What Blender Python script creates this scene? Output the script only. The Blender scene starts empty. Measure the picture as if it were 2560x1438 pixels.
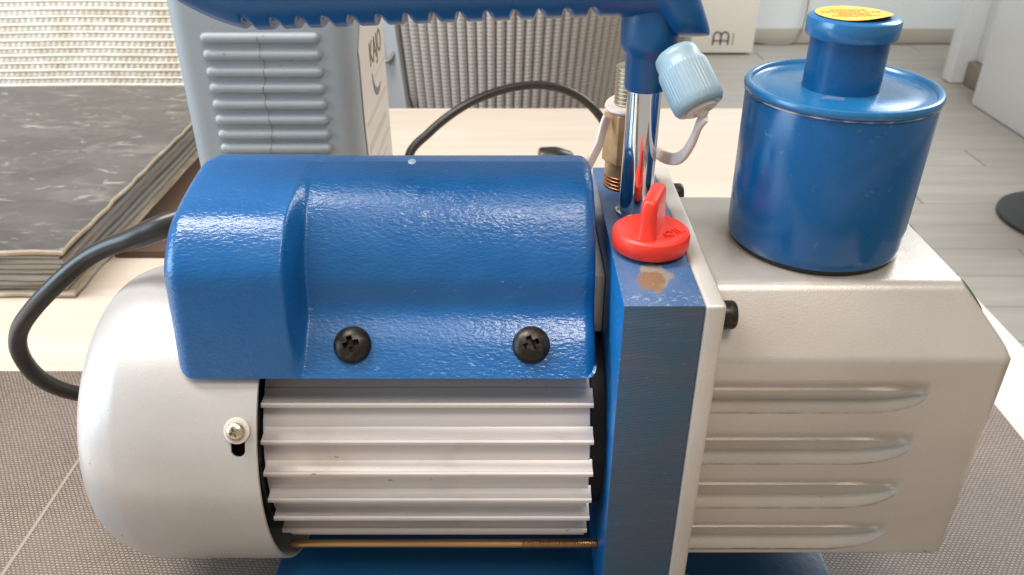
import bpy, bmesh, math, random
from mathutils import Vector, Matrix
random.seed(7)
R = math.radians
scene = bpy.context.scene
COL = scene.collection
# ---------------------------------------------------------------- camera, light, exposure
CAMZ = 1.035                      # lens height above the floor; all shapes below use z measured from the lens
PITCH = R(30.4)
FPX = 2042.0 / 2560.0             # focal length in picture widths
TAB = -0.285                      # table top, measured from the lens
FLO = -CAMZ
cam_d = bpy.data.cameras.new('camera'); cam = bpy.data.objects.new('camera', cam_d); COL.objects.link(cam)
cam.location = (0, 0, CAMZ); cam.rotation_euler = (math.pi/2 - PITCH, 0, 0)
cam_d.sensor_width = 36; cam_d.lens = 36*FPX; cam_d.clip_start = 0.01; cam_d.clip_end = 60
cam_d.dof.use_dof = True; cam_d.dof.focus_distance = 0.275; cam_d.dof.aperture_fstop = 30
scene.camera = cam

world = bpy.data.worlds.new('World'); scene.world = world; world.use_nodes = True
wb = world.node_tree.nodes['Background']
wb.inputs[0].default_value = (1.0, 0.93, 0.85, 1); wb.inputs[1].default_value = 0.46

def area(name, loc, target, sx, sy, power, col):
    l = bpy.data.lights.new(name, 'AREA'); l.shape = 'RECTANGLE'; l.size = sx; l.size_y = sy
    l.energy = power; l.color = col
    o = bpy.data.objects.new(name, l); COL.objects.link(o)
    o.location = Vector(loc)
    o.rotation_euler = (Vector(target)-Vector(loc)).to_track_quat('-Z', 'Y').to_euler()
    return o
area('window_light', (-0.82, 0.40, CAMZ+1.28), (-0.1, 0.30, 0.85), 0.42, 1.15, 36, (1.0, 0.96, 0.94))
area('front_fill_light', (0.30, -0.45, CAMZ+1.50), (0.06, 0.26, 0.85), 0.7, 0.45, 19, (1.0, 0.90, 0.80))  # added fill from above and behind the camera, no actual fixture
area('side_window_light', (-1.55, 0.10, CAMZ+0.22), (-0.1, 0.7, 0.85), 0.9, 0.8, 20, (0.55, 0.79, 1.0))
area('room_window_light', (2.2, 2.6, 2.5), (0.9, 2.6, 0), 1.4, 1.4, 75, (0.88, 0.95, 1.0))

vs = scene.view_settings
scene.display_settings.display_device = 'sRGB'
vs.view_transform = 'Standard'; vs.look = 'None'; vs.exposure = 0.0; vs.gamma = 1.0; vs.use_curve_mapping = False

# ---------------------------------------------------------------- helpers: objects
OFF = {}
def top(name, loc, label, cat, group=None):
    """an Empty at a thing's base; loc is lens-relative"""
    o = bpy.data.objects.new(name, None); COL.objects.link(o)
    o.location = (loc[0], loc[1], loc[2]+CAMZ); o.empty_display_size = 0.02
    o['label'] = label; o['category'] = cat
    if group: o['group'] = group
    OFF[o.name] = Vector(loc)
    return o
def mk(name, vf, m, parent=None, sharp=35, loc=None):
    """one mesh object out of lens-relative (verts, faces)"""
    v, f = vf[0], vf[1]
    me = bpy.data.meshes.new(name)
    off = OFF[parent.name] if parent else Vector(loc or (0, 0, 0))
    me.from_pydata([tuple(Vector(p)-off) for p in v], [], f)
    mats = m if isinstance(m, (list, tuple)) else [m]
    for x in mats: me.materials.append(x)
    if len(vf) > 2:
        for p, i in zip(me.polygons, vf[2]): p.material_index = i
    me.validate()
    if sharp:
        me.shade_smooth(); me.set_sharp_from_angle(angle=R(sharp))
    o = bpy.data.objects.new(name, me); COL.objects.link(o)
    if parent: o.parent = parent
    else: o.location = off + Vector((0, 0, CAMZ))
    OFF[o.name] = off
    return o
def struct(o): o['kind'] = 'structure'; return o
def tag(o, label, cat, group=None):
    o['label'] = label; o['category'] = cat
    if group: o['group'] = group
    return o
def pix(u, v, Y):
    """lens-relative point at depth Y seen at photo pixel u, v (used to measure the photo)"""
    a = (u-1280)/2042; b = (719-v)/2042
    dy = math.cos(PITCH)+b*math.sin(PITCH); dz = -math.sin(PITCH)+b*math.cos(PITCH)
    t = Y/dy
    return (a*t, Y, dz*t)
# ---------------------------------------------------------------- helpers: shapes -> (verts, faces)
def join(*parts):
    V, F, M = [], [], []
    for p in parts:
        n = len(V); V += [tuple(x) for x in p[0]]; F += [[i+n for i in f] for f in p[1]]
        M += list(p[2]) if len(p) > 2 else [0]*len(p[1])
    return V, F, M
def loft(rings, closed=True, cap0=True, cap1=True, loop=False):
    V, F = [], []; n = len(rings[0])
    for r in rings: V += [tuple(p) for p in r]
    k = len(rings)
    for i in range(k if loop else k-1):
        a = i*n; b = ((i+1) % k)*n
        for j in range(n if closed else n-1):
            j2 = (j+1) % n
            F.append([a+j, a+j2, b+j2, b+j])
    if cap0 and not loop: F.append(list(range(n))[::-1])
    if cap1 and not loop: F.append([(k-1)*n+j for j in range(n)])
    return V, F
def frame(axis):
    a = Vector(axis).normalized()
    t = Vector((0, 0, 1)) if abs(a.z) < 0.9 else Vector((1, 0, 0))
    e1 = a.cross(t).normalized(); e2 = a.cross(e1).normalized()
    return a, e1, e2
def lathe(prof, org, axis=(0, 0, 1), n=64, fr=None, mod=None):
    """prof: (radius, height along axis)"""
    a, e1, e2 = frame(axis); org = Vector(org); rings = []
    for r, h in prof:
        ring = []
        for j in range(n):
            t = 2*math.pi*j/n; rr = r if mod is None else mod(r, h, t)
            ring.append(org + a*h + (e1*math.cos(t)+e2*math.sin(t))*rr)
        rings.append(ring)
    return loft(rings)
def catmull(P, n=8):
    P = [Vector(p) for p in P]; out = []
    for i in range(len(P)-1):
        p0 = P[max(i-1, 0)]; p1 = P[i]; p2 = P[i+1]; p3 = P[min(i+2, len(P)-1)]
        for k in range(n):
            t = k/n
            out.append(0.5*((2*p1)+(p2-p0)*t+(2*p0-5*p1+4*p2-p3)*t*t+(3*p1-p0-3*p2+p3)*t**3))
    out.append(P[-1]); return out
def sweep(P, sect, up=(0, 0, 1)):
    """sweep a 2D section (list of (a,b)) or function i->section along points with parallel transport"""
    P = [Vector(p) for p in P]; rings = []; N = None
    for i, p in enumerate(P):
        t = (P[min(i+1, len(P)-1)]-P[max(i-1, 0)]).normalized()
        if N is None:
            N = Vector(up); N = (N-t*N.dot(t))
            if N.length < 1e-4: N = Vector((1, 0, 0)); N = N-t*N.dot(t)
            N.normalize()
        else:
            N = (N-t*N.dot(t)).normalized()
        B = t.cross(N)
        s = sect(i) if callable(sect) else sect
        rings.append([p+B*a+N*b for a, b in s])
    return loft(rings)
def tube(P, r, n=12, up=(0, 0, 1)):
    def s(i):
        rr = r[i] if isinstance(r, (list, tuple)) else r
        return [(rr*math.cos(2*math.pi*j/n), rr*math.sin(2*math.pi*j/n)) for j in range(n)]
    return sweep(P, s, up)
def bm_out(bm):
    bm.verts.ensure_lookup_table(); bm.verts.index_update()
    v = [tuple(x.co) for x in bm.verts]; f = [[x.index for x in p.verts] for p in bm.faces]
    bm.free(); return v, f
def rbox(x0, x1, y0, y1, z0, z1, bev=0.001, seg=2):
    bm = bmesh.new(); bmesh.ops.create_cube(bm, size=1)
    for v in bm.verts:
        v.co = ((x0+x1)/2+v.co.x*(x1-x0), (y0+y1)/2+v.co.y*(y1-y0), (z0+z1)/2+v.co.z*(z1-z0))
    if bev: bmesh.ops.bevel(bm, geom=bm.edges[:], offset=bev, segments=seg, affect='EDGES', profile=0.5)
    return bm_out(bm)
def fillet(pts, rad, seg=5, closed=True):
    """round the corners of a 2D polygon; constant point count"""
    n = len(pts); out = []
    for i in range(n):
        p = Vector(pts[i]); r = rad[i] if isinstance(rad, (list, tuple)) else rad
        if not closed and i in (0, n-1): out.append(tuple(p)); continue
        a = Vector(pts[i-1])-p; b = Vector(pts[(i+1) % n])-p
        la, lb = a.length, b.length; a.normalize(); b.normalize()
        ang = a.angle(b); d = min(r/math.tan(ang/2), la*0.48, lb*0.48) if ang < math.pi-1e-3 else 1e-6
        p0 = p+a*d; p1 = p+b*d
        for k in range(seg+1):
            t = k/seg
            out.append(tuple(p0*(1-t)**2+p*2*t*(1-t)+p1*t*t))
    return out
def prism(poly, h0, h1, org, axis, e1=None, bev=0, n=None):
    """polygon (a,b) extruded along axis from h0 to h1"""
    a = Vector(axis).normalized()
    if e1 is None: _, x1, x2 = frame(a)
    else: x1 = Vector(e1).normalized(); x2 = a.cross(x1)
    o = Vector(org)
    def ring(h, s):
        return [o+a*h+x1*(p[0]*s)+x2*(p[1]*s) for p in poly]
    m = max(math.hypot(*p) for p in poly)
    if bev: rs = [ring(h0, 1-bev/m), ring(h0+bev, 1), ring(h1-bev, 1), ring(h1, 1-bev/m)]
    else: rs = [ring(h0, 1), ring(h1, 1)]
    return loft(rs)
def xform(vf, M):
    return [tuple(M @ Vector(p)) for p in vf[0]], vf[1]
def boolean(a, cutters, op='DIFFERENCE'):
    """difference of (verts, faces) sets through a temporary modifier"""
    def tmp(vf):
        me = bpy.data.meshes.new('t'); me.from_pydata([tuple(x) for x in vf[0]], [], vf[1])
        bm = bmesh.new(); bm.from_mesh(me); bmesh.ops.recalc_face_normals(bm, faces=bm.faces); bm.to_mesh(me); bm.free()
        o = bpy.data.objects.new('t', me); COL.objects.link(o); return o
    A = tmp(a); Cs = [tmp(c) for c in cutters]
    for c in Cs:
        m = A.modifiers.new('b', 'BOOLEAN'); m.operation = op; m.object = c; m.solver = 'EXACT'
    dg = bpy.context.evaluated_depsgraph_get()
    me = bpy.data.meshes.new_from_object(A.evaluated_get(dg))
    v = [tuple(x.co) for x in me.vertices]; f = [list(p.vertices) for p in me.polygons]
    for o in [A]+Cs:
        d = o.data; bpy.data.objects.remove(o); bpy.data.meshes.remove(d)
    bpy.data.meshes.remove(me)
    return v, f
def text_vf(body, size, extrude, font_align='CENTER', spacing=1.0):
    c = bpy.data.curves.new('t', 'FONT'); c.body = body; c.size = size; c.extrude = extrude
    c.align_x = font_align; c.align_y = 'CENTER'; c.resolution_u = 3; c.space_line = spacing
    o = bpy.data.objects.new('t', c); COL.objects.link(o)
    dg = bpy.context.evaluated_depsgraph_get()
    me = bpy.data.meshes.new_from_object(o.evaluated_get(dg))
    v = [tuple(x.co) for x in me.vertices]; f = [list(p.vertices) for p in me.polygons]
    bpy.data.objects.remove(o); bpy.data.curves.remove(c); bpy.data.meshes.remove(me)
    return v, f
def basis(org, ex, ey):
    ex = Vector(ex).normalized(); ey = Vector(ey).normalized(); ez = ex.cross(ey)
    M = Matrix.Identity(4)
    for i in range(3): M[i][0] = ex[i]; M[i][1] = ey[i]; M[i][2] = ez[i]; M[i][3] = org[i]
    return M
# ---------------------------------------------------------------- helpers: materials
class Mat:
    def __init__(s, name, col, rough=0.5, metal=0.0, coat=0.0, spec=0.5, sss=0.0, trans=0.0):
        s.m = bpy.data.materials.new(name); s.m.use_nodes = True
        s.nt = s.m.node_tree; s.b = s.nt.nodes['Principled BSDF']
        s.b.inputs['Base Color'].default_value = (*col, 1); s.b.inputs['Roughness'].default_value = rough
        s.b.inputs['Metallic'].default_value = metal; s.b.inputs['Coat Weight'].default_value = coat
        s.b.inputs['Specular IOR Level'].default_value = spec; s.b.inputs['Coat Roughness'].default_value = 0.08
        if sss:
            s.b.inputs['Subsurface Weight'].default_value = sss; s.b.inputs['Subsurface Radius'].default_value = (1, .7, .6)
            s.b.inputs['Subsurface Scale'].default_value = 0.004
        s.b.inputs['Transmission Weight'].default_value = trans
        s.col = None; s.c0 = col; s.nrm = None
        tc = s.n('ShaderNodeTexCoord'); s.obj = tc.outputs['Object']
    def n(s, t, **k):
        x = s.nt.nodes.new(t)
        for a, b in k.items(): setattr(x, a, b)
        return x
    def l(s, a, b): s.nt.links.new(a, b)
    def mapped(s, scale=(1, 1, 1), rot=(0, 0, 0), loc=(0, 0, 0)):
        m = s.n('ShaderNodeMapping'); s.l(s.obj, m.inputs[0])
        m.inputs['Scale'].default_value = scale; m.inputs['Rotation'].default_value = rot; m.inputs['Location'].default_value = loc
        return m.outputs[0]
    def noise(s, scale, detail=3, stretch=(1, 1, 1), dist=0.0, rough=0.5, rot=(0, 0, 0)):
        t = s.n('ShaderNodeTexNoise'); s.l(s.mapped(stretch, rot), t.inputs['Vector'])
        t.inputs['Scale'].default_value = scale; t.inputs['Detail'].default_value = detail
        t.inputs['Distortion'].default_value = dist; t.inputs['Roughness'].default_value = rough
        return t.outputs['Fac']
    def ramp(s, fac, a, b, ca=0.0, cb=1.0):
        r = s.n('ShaderNodeMapRange', interpolation_type='SMOOTHSTEP'); s.l(fac, r.inputs[0])
        r.inputs[1].default_value = a; r.inputs[2].default_value = b; r.inputs[3].default_value = ca; r.inputs[4].default_value = cb
        return r.outputs[0]
    def mul(s, a, b, op='MULTIPLY'):
        m = s.n('ShaderNodeMath', operation=op)
        for i, x in enumerate((a, b)):
            if isinstance(x, (int, float)): m.inputs[i].default_value = x
            else: s.l(x, m.inputs[i])
        return m.outputs[0]
    def mix(s, fac, col):
        m = s.n('ShaderNodeMix', data_type='RGBA'); s.l(fac, m.inputs[0])
        if s.col is None: m.inputs[6].default_value = (*s.c0, 1)
        else: s.l(s.col, m.inputs[6])
        if isinstance(col, tuple): m.inputs[7].default_value = (*col, 1)
        else: s.l(col, m.inputs[7])
        s.col = m.outputs[2]; s.l(s.col, s.b.inputs['Base Color']); return s
    def blob(s, c, size, scale=300, amt=0.5, lo=0.45, hi=0.6, stretch=(1, 1, 1)):
        """mask: an irregular patch about c (object space) with half-size `size`"""
        m = s.mapped(tuple(1/x for x in size), loc=tuple(-a/b for a, b in zip(c, size)))
        ln = s.n('ShaderNodeVectorMath', operation='LENGTH'); s.l(m, ln.inputs[0])
        inv = s.mul(1.0, ln.outputs['Value'], 'SUBTRACT')
        nz = s.noise(scale, 4, stretch)
        sm = s.mul(s.mul(nz, amt), s.mul(inv, 1.0), 'ADD')
        edge = s.ramp(sm, lo, hi)
        return s.mul(edge, s.ramp(inv, 0.0, 0.15))
    def speck(s, c, size, scale, lo, hi, stretch=(1, 1, 1)):
        m = s.mapped(tuple(1/x for x in size), loc=tuple(-a/b for a, b in zip(c, size)))
        ln = s.n('ShaderNodeVectorMath', operation='LENGTH'); s.l(m, ln.inputs[0])
        inv = s.mul(1.0, ln.outputs['Value'], 'SUBTRACT')
        return s.mul(s.ramp(s.noise(scale, 4, stretch, 0.6, 0.6), lo, hi), s.ramp(inv, 0.0, 0.5))
    def bump(s, h, strength=0.3, dist=0.001):
        b = s.n('ShaderNodeBump'); b.inputs['Strength'].default_value = strength; b.inputs['Distance'].default_value = dist
        s.l(h, b.inputs['Height'])
        if s.nrm is not None: s.l(s.nrm, b.inputs['Normal'])
        s.nrm = b.outputs[0]; s.l(s.nrm, s.b.inputs['Normal']); return s
    def rough(s, fac, a, b, lo=0.3, hi=0.7):
        s.l(s.ramp(fac, lo, hi, a, b), s.b.inputs['Roughness']); return s

PB = Vector((0.02, 0.262, TAB))      # base point of the pump: object space of its parts starts here
def ob(x, y, z): return (x-PB.x, y-PB.y, z-PB.z)

M = {}
# moulded blue cover with leather grain
a = Mat('cover_blue_grained_plastic', (0.002, 0.087, 0.270), 0.29, spec=0.58)
a.mix(a.ramp(a.noise(90, 4), 0.35, 0.75), (0.005, 0.097, 0.285))
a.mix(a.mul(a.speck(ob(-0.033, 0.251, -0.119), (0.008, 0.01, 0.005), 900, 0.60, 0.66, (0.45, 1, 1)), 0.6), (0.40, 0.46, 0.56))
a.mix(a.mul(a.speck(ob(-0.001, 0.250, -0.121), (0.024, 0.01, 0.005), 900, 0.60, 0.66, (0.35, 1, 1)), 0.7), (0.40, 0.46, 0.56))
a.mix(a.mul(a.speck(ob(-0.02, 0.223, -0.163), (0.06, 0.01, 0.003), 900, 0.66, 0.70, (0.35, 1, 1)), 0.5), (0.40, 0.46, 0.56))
a.mix(a.mul(a.ramp(a.noise(420, 4, (0.6, 1, 1)), 0.70, 0.76), 0.35), (0.25, 0.33, 0.45))
a.rough(a.noise(22, 4), 0.22, 0.36, 0.35, 0.7)
a.bump(a.noise(1050, 1.5, (0.5, 1.0, 1.0), 0.5, 0.45), 0.32, 0.0006)
a.bump(a.noise(200, 2, (0.5, 1, 1)), 0.10, 0.001)
M['cover'] = a.m
a = Mat('handle_blue_plastic', (0.004, 0.085, 0.245), 0.34)
a.mix(a.ramp(a.noise(60, 4), 0.4, 0.8), (0.012, 0.10, 0.25)); a.bump(a.noise(900, 3), 0.12, 0.0004)
M['handle'] = a.m
a = Mat('tank_blue_gloss_paint', (0.001, 0.074, 0.215), 0.20, spec=0.5)
a.mix(a.mul(a.ramp(a.noise(45, 5, (1, 1, .6), 1.2), 0.55, 0.75), 0.35), (0.035, 0.11, 0.30))
a.mix(a.mul(a.ramp(a.noise(240, 5, (1, 1, 1), 2.0), 0.66, 0.75), 0.25), (0.2, 0.25, 0.33))
a.rough(a.noise(60, 4), 0.14, 0.30); a.bump(a.noise(120, 2), 0.05, 0.001)
M['tank'] = a.m
a = Mat('tank_lid_blue', (0.010, 0.125, 0.30), 0.22, spec=0.7)
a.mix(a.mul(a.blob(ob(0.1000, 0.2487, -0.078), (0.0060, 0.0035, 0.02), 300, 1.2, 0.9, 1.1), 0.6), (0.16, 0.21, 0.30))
a.mix(a.mul(a.ramp(a.noise(160, 5), 0.6, 0.75), 0.3), (0.12, 0.2, 0.32)); a.rough(a.noise(60, 4), 0.18, 0.34)
a.bump(a.noise(100, 2), 0.05, 0.001)
M['lid'] = a.m
a = Mat('flange_blue_paint', (0.006, 0.115, 0.33), 0.32)
a.mix(a.mul(a.ramp(a.noise(700, 3), 0.66, 0.72), 0.6), (0.25, 0.35, 0.5)); a.bump(a.noise(300, 3), 0.15, 0.0006)
M['flange_side'] = a.m
a = Mat('flange_top_worn_blue', (0.045, 0.11, 0.24), 0.42)
a.mix(a.ramp(a.noise(70, 4), 0.35, 0.7), (0.085, 0.135, 0.25))
a.mix(a.mul(a.speck(ob(0.048, 0.214, -0.13), (0.018, 0.008, 0.02), 700, 0.55, 0.66), 0.55), (0.33, 0.40, 0.46))
a.mix(a.blob(ob(0.0462, 0.2290, -0.13), (0.0075, 0.0140, 0.02), 170, 1.3, 0.95, 1.2, (1.5, 1, 1)), (0.22, 0.20, 0.17))
a.mix(a.blob(ob(0.0445, 0.2255, -0.13), (0.0070, 0.0100, 0.02), 210, 1.4, 1.0, 1.25, (1.2, 1, 1)), (0.20, 0.115, 0.06))
a.mix(a.mul(a.ramp(a.noise(1500, 2), 0.68, 0.74), 0.5), (0.4, 0.45, 0.5))
a.bump(a.noise(500, 4), 0.25, 0.0006)
M['flange_top'] = a.m
a = Mat('flange_front_milled_blue', (0.050, 0.070, 0.108), 0.50)
a.mix(a.ramp(a.noise(28, 4), 0.4, 0.65), (0.026, 0.075, 0.125))
a.mix(a.mul(a.ramp(a.noise(380, 4, (0.10, 1, 1), 0.5), 0.52, 0.74), 0.28), (0.075, 0.10, 0.15))
a.mix(a.mul(a.ramp(a.noise(1500, 2), 0.70, 0.75), 0.4), (0.3, 0.33, 0.36))
w = a.n('ShaderNodeTexWave', wave_type='BANDS', bands_direction='Z'); a.l(a.mapped((1, 1, 1), (0, R(9), 0)), w.inputs[0])
w.inputs['Scale'].default_value = 260; w.inputs['Distortion'].default_value = 2.2; w.inputs['Detail'].default_value = 2; w.inputs['Detail Scale'].default_value = 0.4
a.bump(w.outputs['Fac'], 0.09, 0.0004); a.bump(a.noise(500, 3), 0.16, 0.0005)
M['flange_front'] = a.m
def silver(name, col, rough=0.45, metal=0.30):
    a = Mat(name, col, rough, metal)
    a.mix(a.ramp(a.noise(35, 4), 0.35, 0.7), tuple(x*0.93 for x in col))
    a.mix(a.mul(a.ramp(a.noise(1900, 2), 0.60, 0.72), 0.35), tuple(min(1, x*1.35) for x in col))
    a.mix(a.mul(a.ramp(a.noise(210, 5), 0.735, 0.76), 0.8), (0.10, 0.07, 0.05))
    a.bump(a.noise(1500, 2), 0.16, 0.0003)
    return a
M['silver'] = silver('silver_paint', (0.56, 0.52, 0.47)).m
M['cowl'] = silver('cowl_silver_paint', (0.52, 0.495, 0.47), 0.34, 0.35).m
a = silver('case_silver_paint', (0.50, 0.462, 0.415), 0.34, 0.42)
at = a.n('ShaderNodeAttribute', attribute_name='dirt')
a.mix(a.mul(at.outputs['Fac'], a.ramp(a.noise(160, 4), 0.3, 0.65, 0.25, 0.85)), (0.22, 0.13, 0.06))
a.mix(a.mul(a.ramp(a.noise(18, 5, (0.5, 1, 1), 0.8), 0.50, 0.72), 0.35), (0.36, 0.31, 0.25))
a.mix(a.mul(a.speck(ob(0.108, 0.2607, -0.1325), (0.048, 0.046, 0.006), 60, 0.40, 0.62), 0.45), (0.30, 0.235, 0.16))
M['case'] = a.m
a = Mat('motor_aluminium', (0.66, 0.61, 0.59), 0.42, 0.35)
a.mix(a.ramp(a.noise(60, 4, (0.06, 1, 1)), 0.35, 0.7), (0.60, 0.57, 0.56))
a.mix(a.mul(a.ramp(a.noise(330, 5, (0.5, 1, 1)), 0.715, 0.75), 0.7), (0.12, 0.09, 0.06))
a.mix(a.mul(a.ramp(a.noise(45, 6, (0.6, 1, 1), 1.0), 0.52, 0.72), 0.3), (0.42, 0.36, 0.29))
a.bump(a.noise(900, 2, (0.03, 1, 1)), 0.12, 0.0003)
M['fin'] = a.m
a = Mat('chrome', (0.86, 0.86, 0.88), 0.06, 1.0)
a.mix(a.mul(a.ramp(a.noise(900, 3), 0.70, 0.74), 0.7), (0.2, 0.17, 0.14)); a.rough(a.noise(200, 4), 0.03, 0.16, 0.4, 0.75)
M['chrome'] = a.m
a = Mat('aged_brass', (0.60, 0.38, 0.20), 0.40, 0.55)
a.mix(a.ramp(a.noise(120, 4), 0.4, 0.7), (0.44, 0.29, 0.14)); a.bump(a.noise(700, 3), 0.2, 0.0004)
M['brass'] = a.m
M['copper'] = Mat('copper_thread', (0.62, 0.30, 0.15), 0.30, 1.0).m
M['zinc'] = Mat('zinc_thread', (0.62, 0.55, 0.42), 0.28, 1.0).m
a = Mat('yellow_zinc_rod', (0.58, 0.38, 0.19), 0.30, 0.95)
a.mix(a.ramp(a.noise(40, 4, (0.3, 1, 1)), 0.4, 0.7), (0.50, 0.30, 0.14)); M['rod'] = a.m
a = Mat('red_plastic', (0.80, 0.040, 0.020), 0.38, sss=0.12); a.bump(a.noise(600, 3), 0.10, 0.0005); M['red'] = a.m
a = Mat('black_oxide_screw', (0.022, 0.018, 0.015), 0.36, 0.55); a.mix(a.ramp(a.noise(400, 4), 0.45, 0.7), (0.06, 0.045, 0.032)); M['screw'] = a.m
a = Mat('sealant_bead', (0.05, 0.11, 0.22), 0.4); a.mix(a.ramp(a.noise(150, 5), 0.42, 0.58), (0.36, 0.33, 0.32)); M['bead'] = a.m
M['dark'] = Mat('dark_rubber', (0.010, 0.010, 0.011), 0.6).m
M['recess'] = Mat('gap_shade_black', (0.012, 0.011, 0.011), 0.5, 0.3).m  # near-black colour stands in for shade inside the motor and cowl gaps
a = Mat('pale_blue_cap_plastic', (0.24, 0.34, 0.40), 0.36, sss=0.15); a.bump(a.noise(500, 2), 0.05, 0.0005); M['cap'] = a.m
a = Mat('milky_soft_plastic', (0.62, 0.54, 0.49), 0.38, sss=0.35); M['strap'] = a.m
a = Mat('black_rubber_cord', (0.020, 0.017, 0.014), 0.34); a.bump(a.noise(800, 2), 0.08, 0.0004); M['cord'] = a.m
a = Mat('yellow_sticker_paper', (0.78, 0.46, 0.06), 0.5); M['yellow'] = a.m
M['ink'] = Mat('printed_brown_ink', (0.42, 0.25, 0.04), 0.6).m
a = Mat('base_blue_paint', (0.005, 0.062, 0.15), 0.35); a.bump(a.noise(300, 3), 0.2, 0.0006); M['base'] = a.m
M['green'] = Mat('green_plastic', (0.05, 0.11, 0.055), 0.3).m
# table, mat, things around
a = Mat('pale_birch_table', (0.62, 0.525, 0.42), 0.40)
a.mix(a.ramp(a.noise(9, 5, (0.25, 2.6, 1), 0.8), 0.38, 0.68), (0.66, 0.58, 0.49))
a.mix(a.mul(a.ramp(a.noise(26, 5, (0.12, 3.0, 1), 0.4), 0.5, 0.75), 0.5), (0.55, 0.44, 0.33))
M['table'] = a.m
M['white_metal'] = Mat('table_frame_grey', (0.45, 0.43, 0.41), 0.45, 0.2).m
a = Mat('woven_vinyl_taupe', (0.34, 0.285, 0.24), 0.48)
br = a.n('ShaderNodeTexBrick'); br.offset = 0.5; nz = a.n('ShaderNodeTexNoise'); a.l(a.obj, nz.inputs['Vector']); nz.inputs['Scale'].default_value = 160
vm = a.n('ShaderNodeVectorMath', operation='MULTIPLY_ADD'); a.l(nz.outputs['Color'], vm.inputs[0]); vm.inputs[1].default_value = (0.0007, 0.0005, 0); a.l(a.mapped((1, 1, 1), (0, 0, R(3))), vm.inputs[2])
a.l(vm.outputs[0], br.inputs['Vector'])
br.inputs['Color1'].default_value = (0.345, 0.262, 0.205, 1); br.inputs['Color2'].default_value = (0.255, 0.195, 0.152, 1)
br.inputs['Mortar'].default_value = (0.085, 0.068, 0.055, 1); br.inputs['Scale'].default_value = 1.0
br.inputs['Mortar Size'].default_value = 0.00036; br.inputs['Mortar Smooth'].default_value = 0.6
br.inputs['Brick Width'].default_value = 0.00205; br.inputs['Row Height'].default_value = 0.00135
a.col = br.outputs['Color']
a.mix(a.mul(a.ramp(a.noise(14, 4), 0.4, 0.7), 0.25), (0.24, 0.20, 0.17))
a.bump(a.mul(1.0, br.outputs['Fac'], 'SUBTRACT'), 0.8, 0.0005)
M['mat'] = a.m
M['seam'] = Mat('mat_seam_thread', (0.27, 0.23, 0.195), 0.5).m
a = Mat('marbled_grey_cloth', (0.080, 0.074, 0.067), 0.33)
a.mix(a.ramp(a.noise(9, 6, (1, 2, 1), 1.0), 0.38, 0.7), (0.115, 0.106, 0.097))
a.mix(a.mul(a.ramp(a.noise(34, 6, (0.7, 1.5, 1), 1.0), 0.52, 0.78), 0.45), (0.25, 0.235, 0.215))
a.mix(a.mul(a.ramp(a.noise(24, 7, (1, 2.4, 1), 2.2, 0.6, (0, 0, R(-12))), 0.58, 0.68), 0.55), (0.42, 0.39, 0.355))
a.mix(a.mul(a.ramp(a.noise(300, 4), 0.62, 0.72), 0.3), (0.08, 0.07, 0.06))
a.bump(a.noise(70, 5), 0.2, 0.002); M['bookcloth'] = a.m
a = Mat('worn_board_edge', (0.36, 0.285, 0.20), 0.7); a.mix(a.ramp(a.noise(70, 5), 0.4, 0.7), (0.47, 0.40, 0.31)); a.bump(a.noise(220, 4), 0.4, 0.001); M['board'] = a.m
a = Mat('page_edges', (0.26, 0.225, 0.185), 0.75)
a.mix(a.ramp(a.noise(60, 4, (0.10, 0.10, 7.0), 0.3), 0.35, 0.7), (0.33, 0.295, 0.25))
a.mix(a.mul(a.ramp(a.noise(30, 5, (0.3, 0.3, 6.0), 0.6), 0.56, 0.68), 0.7), (0.13, 0.085, 0.05))
a.bump(a.noise(120, 3, (0.08, 0.08, 9)), 0.5, 0.001); M['pages'] = a.m
a = Mat('grey_blue_jerrycan_plastic', (0.27, 0.30, 0.32), 0.46)
a.mix(a.ramp(a.noise(20, 4), 0.35, 0.7), (0.29, 0.32, 0.335))
a.mix(a.mul(a.ramp(a.noise(260, 5), 0.70, 0.75), 0.6), (0.13, 0.10, 0.07)); a.bump(a.noise(260, 4), 0.14, 0.0008); M['can'] = a.m
a = Mat('paper_label_white', (0.62, 0.57, 0.51), 0.5); M['label'] = a.m
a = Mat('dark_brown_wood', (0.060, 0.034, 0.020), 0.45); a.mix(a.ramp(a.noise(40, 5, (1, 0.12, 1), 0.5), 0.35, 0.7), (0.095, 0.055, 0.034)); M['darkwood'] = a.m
M['inkgrey'] = Mat('label_grey_ink', (0.16, 0.16, 0.17), 0.6).m
M['inkgold'] = Mat('label_gold_ink', (0.16, 0.115, 0.03), 0.55).m
M['inkfaint'] = Mat('label_faded_print', (0.53, 0.465, 0.40), 0.6).m
M['hair'] = Mat('dark_hairline', (0.10, 0.085, 0.07), 0.6).m
a = Mat('cream_wicker', (0.76, 0.70, 0.61), 0.55); a.mix(a.ramp(a.noise(50, 4), 0.35, 0.7), (0.66, 0.57, 0.45)); a.bump(a.noise(400, 3), 0.2, 0.001); M['wicker'] = a.m
M['stake'] = Mat('wicker_core', (0.50, 0.41, 0.28), 0.7).m
a = Mat('ribbed_taupe_fabric', (0.47, 0.43, 0.395), 0.8)
w = a.n('ShaderNodeTexWave', wave_type='BANDS', bands_direction='Z'); a.l(a.obj, w.inputs[0]); w.inputs['Scale'].default_value = 60; w.inputs['Distortion'].default_value = 0.6
a.mix(a.mul(w.outputs['Fac'], 0.35), (0.37, 0.33, 0.295)); a.bump(w.outputs['Fac'], 0.35, 0.001); M['rib'] = a.m
M['ribback'] = Mat('taupe_backing', (0.30, 0.25, 0.20), 0.9).m
a = Mat('sky_tinted_panel_fabric', (0.44, 0.455, 0.465), 0.7); a.bump(a.noise(300, 3), 0.2, 0.001); M['panel'] = a.m  # cool sky light on the chair's left side mixed into the fabric grey
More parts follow.
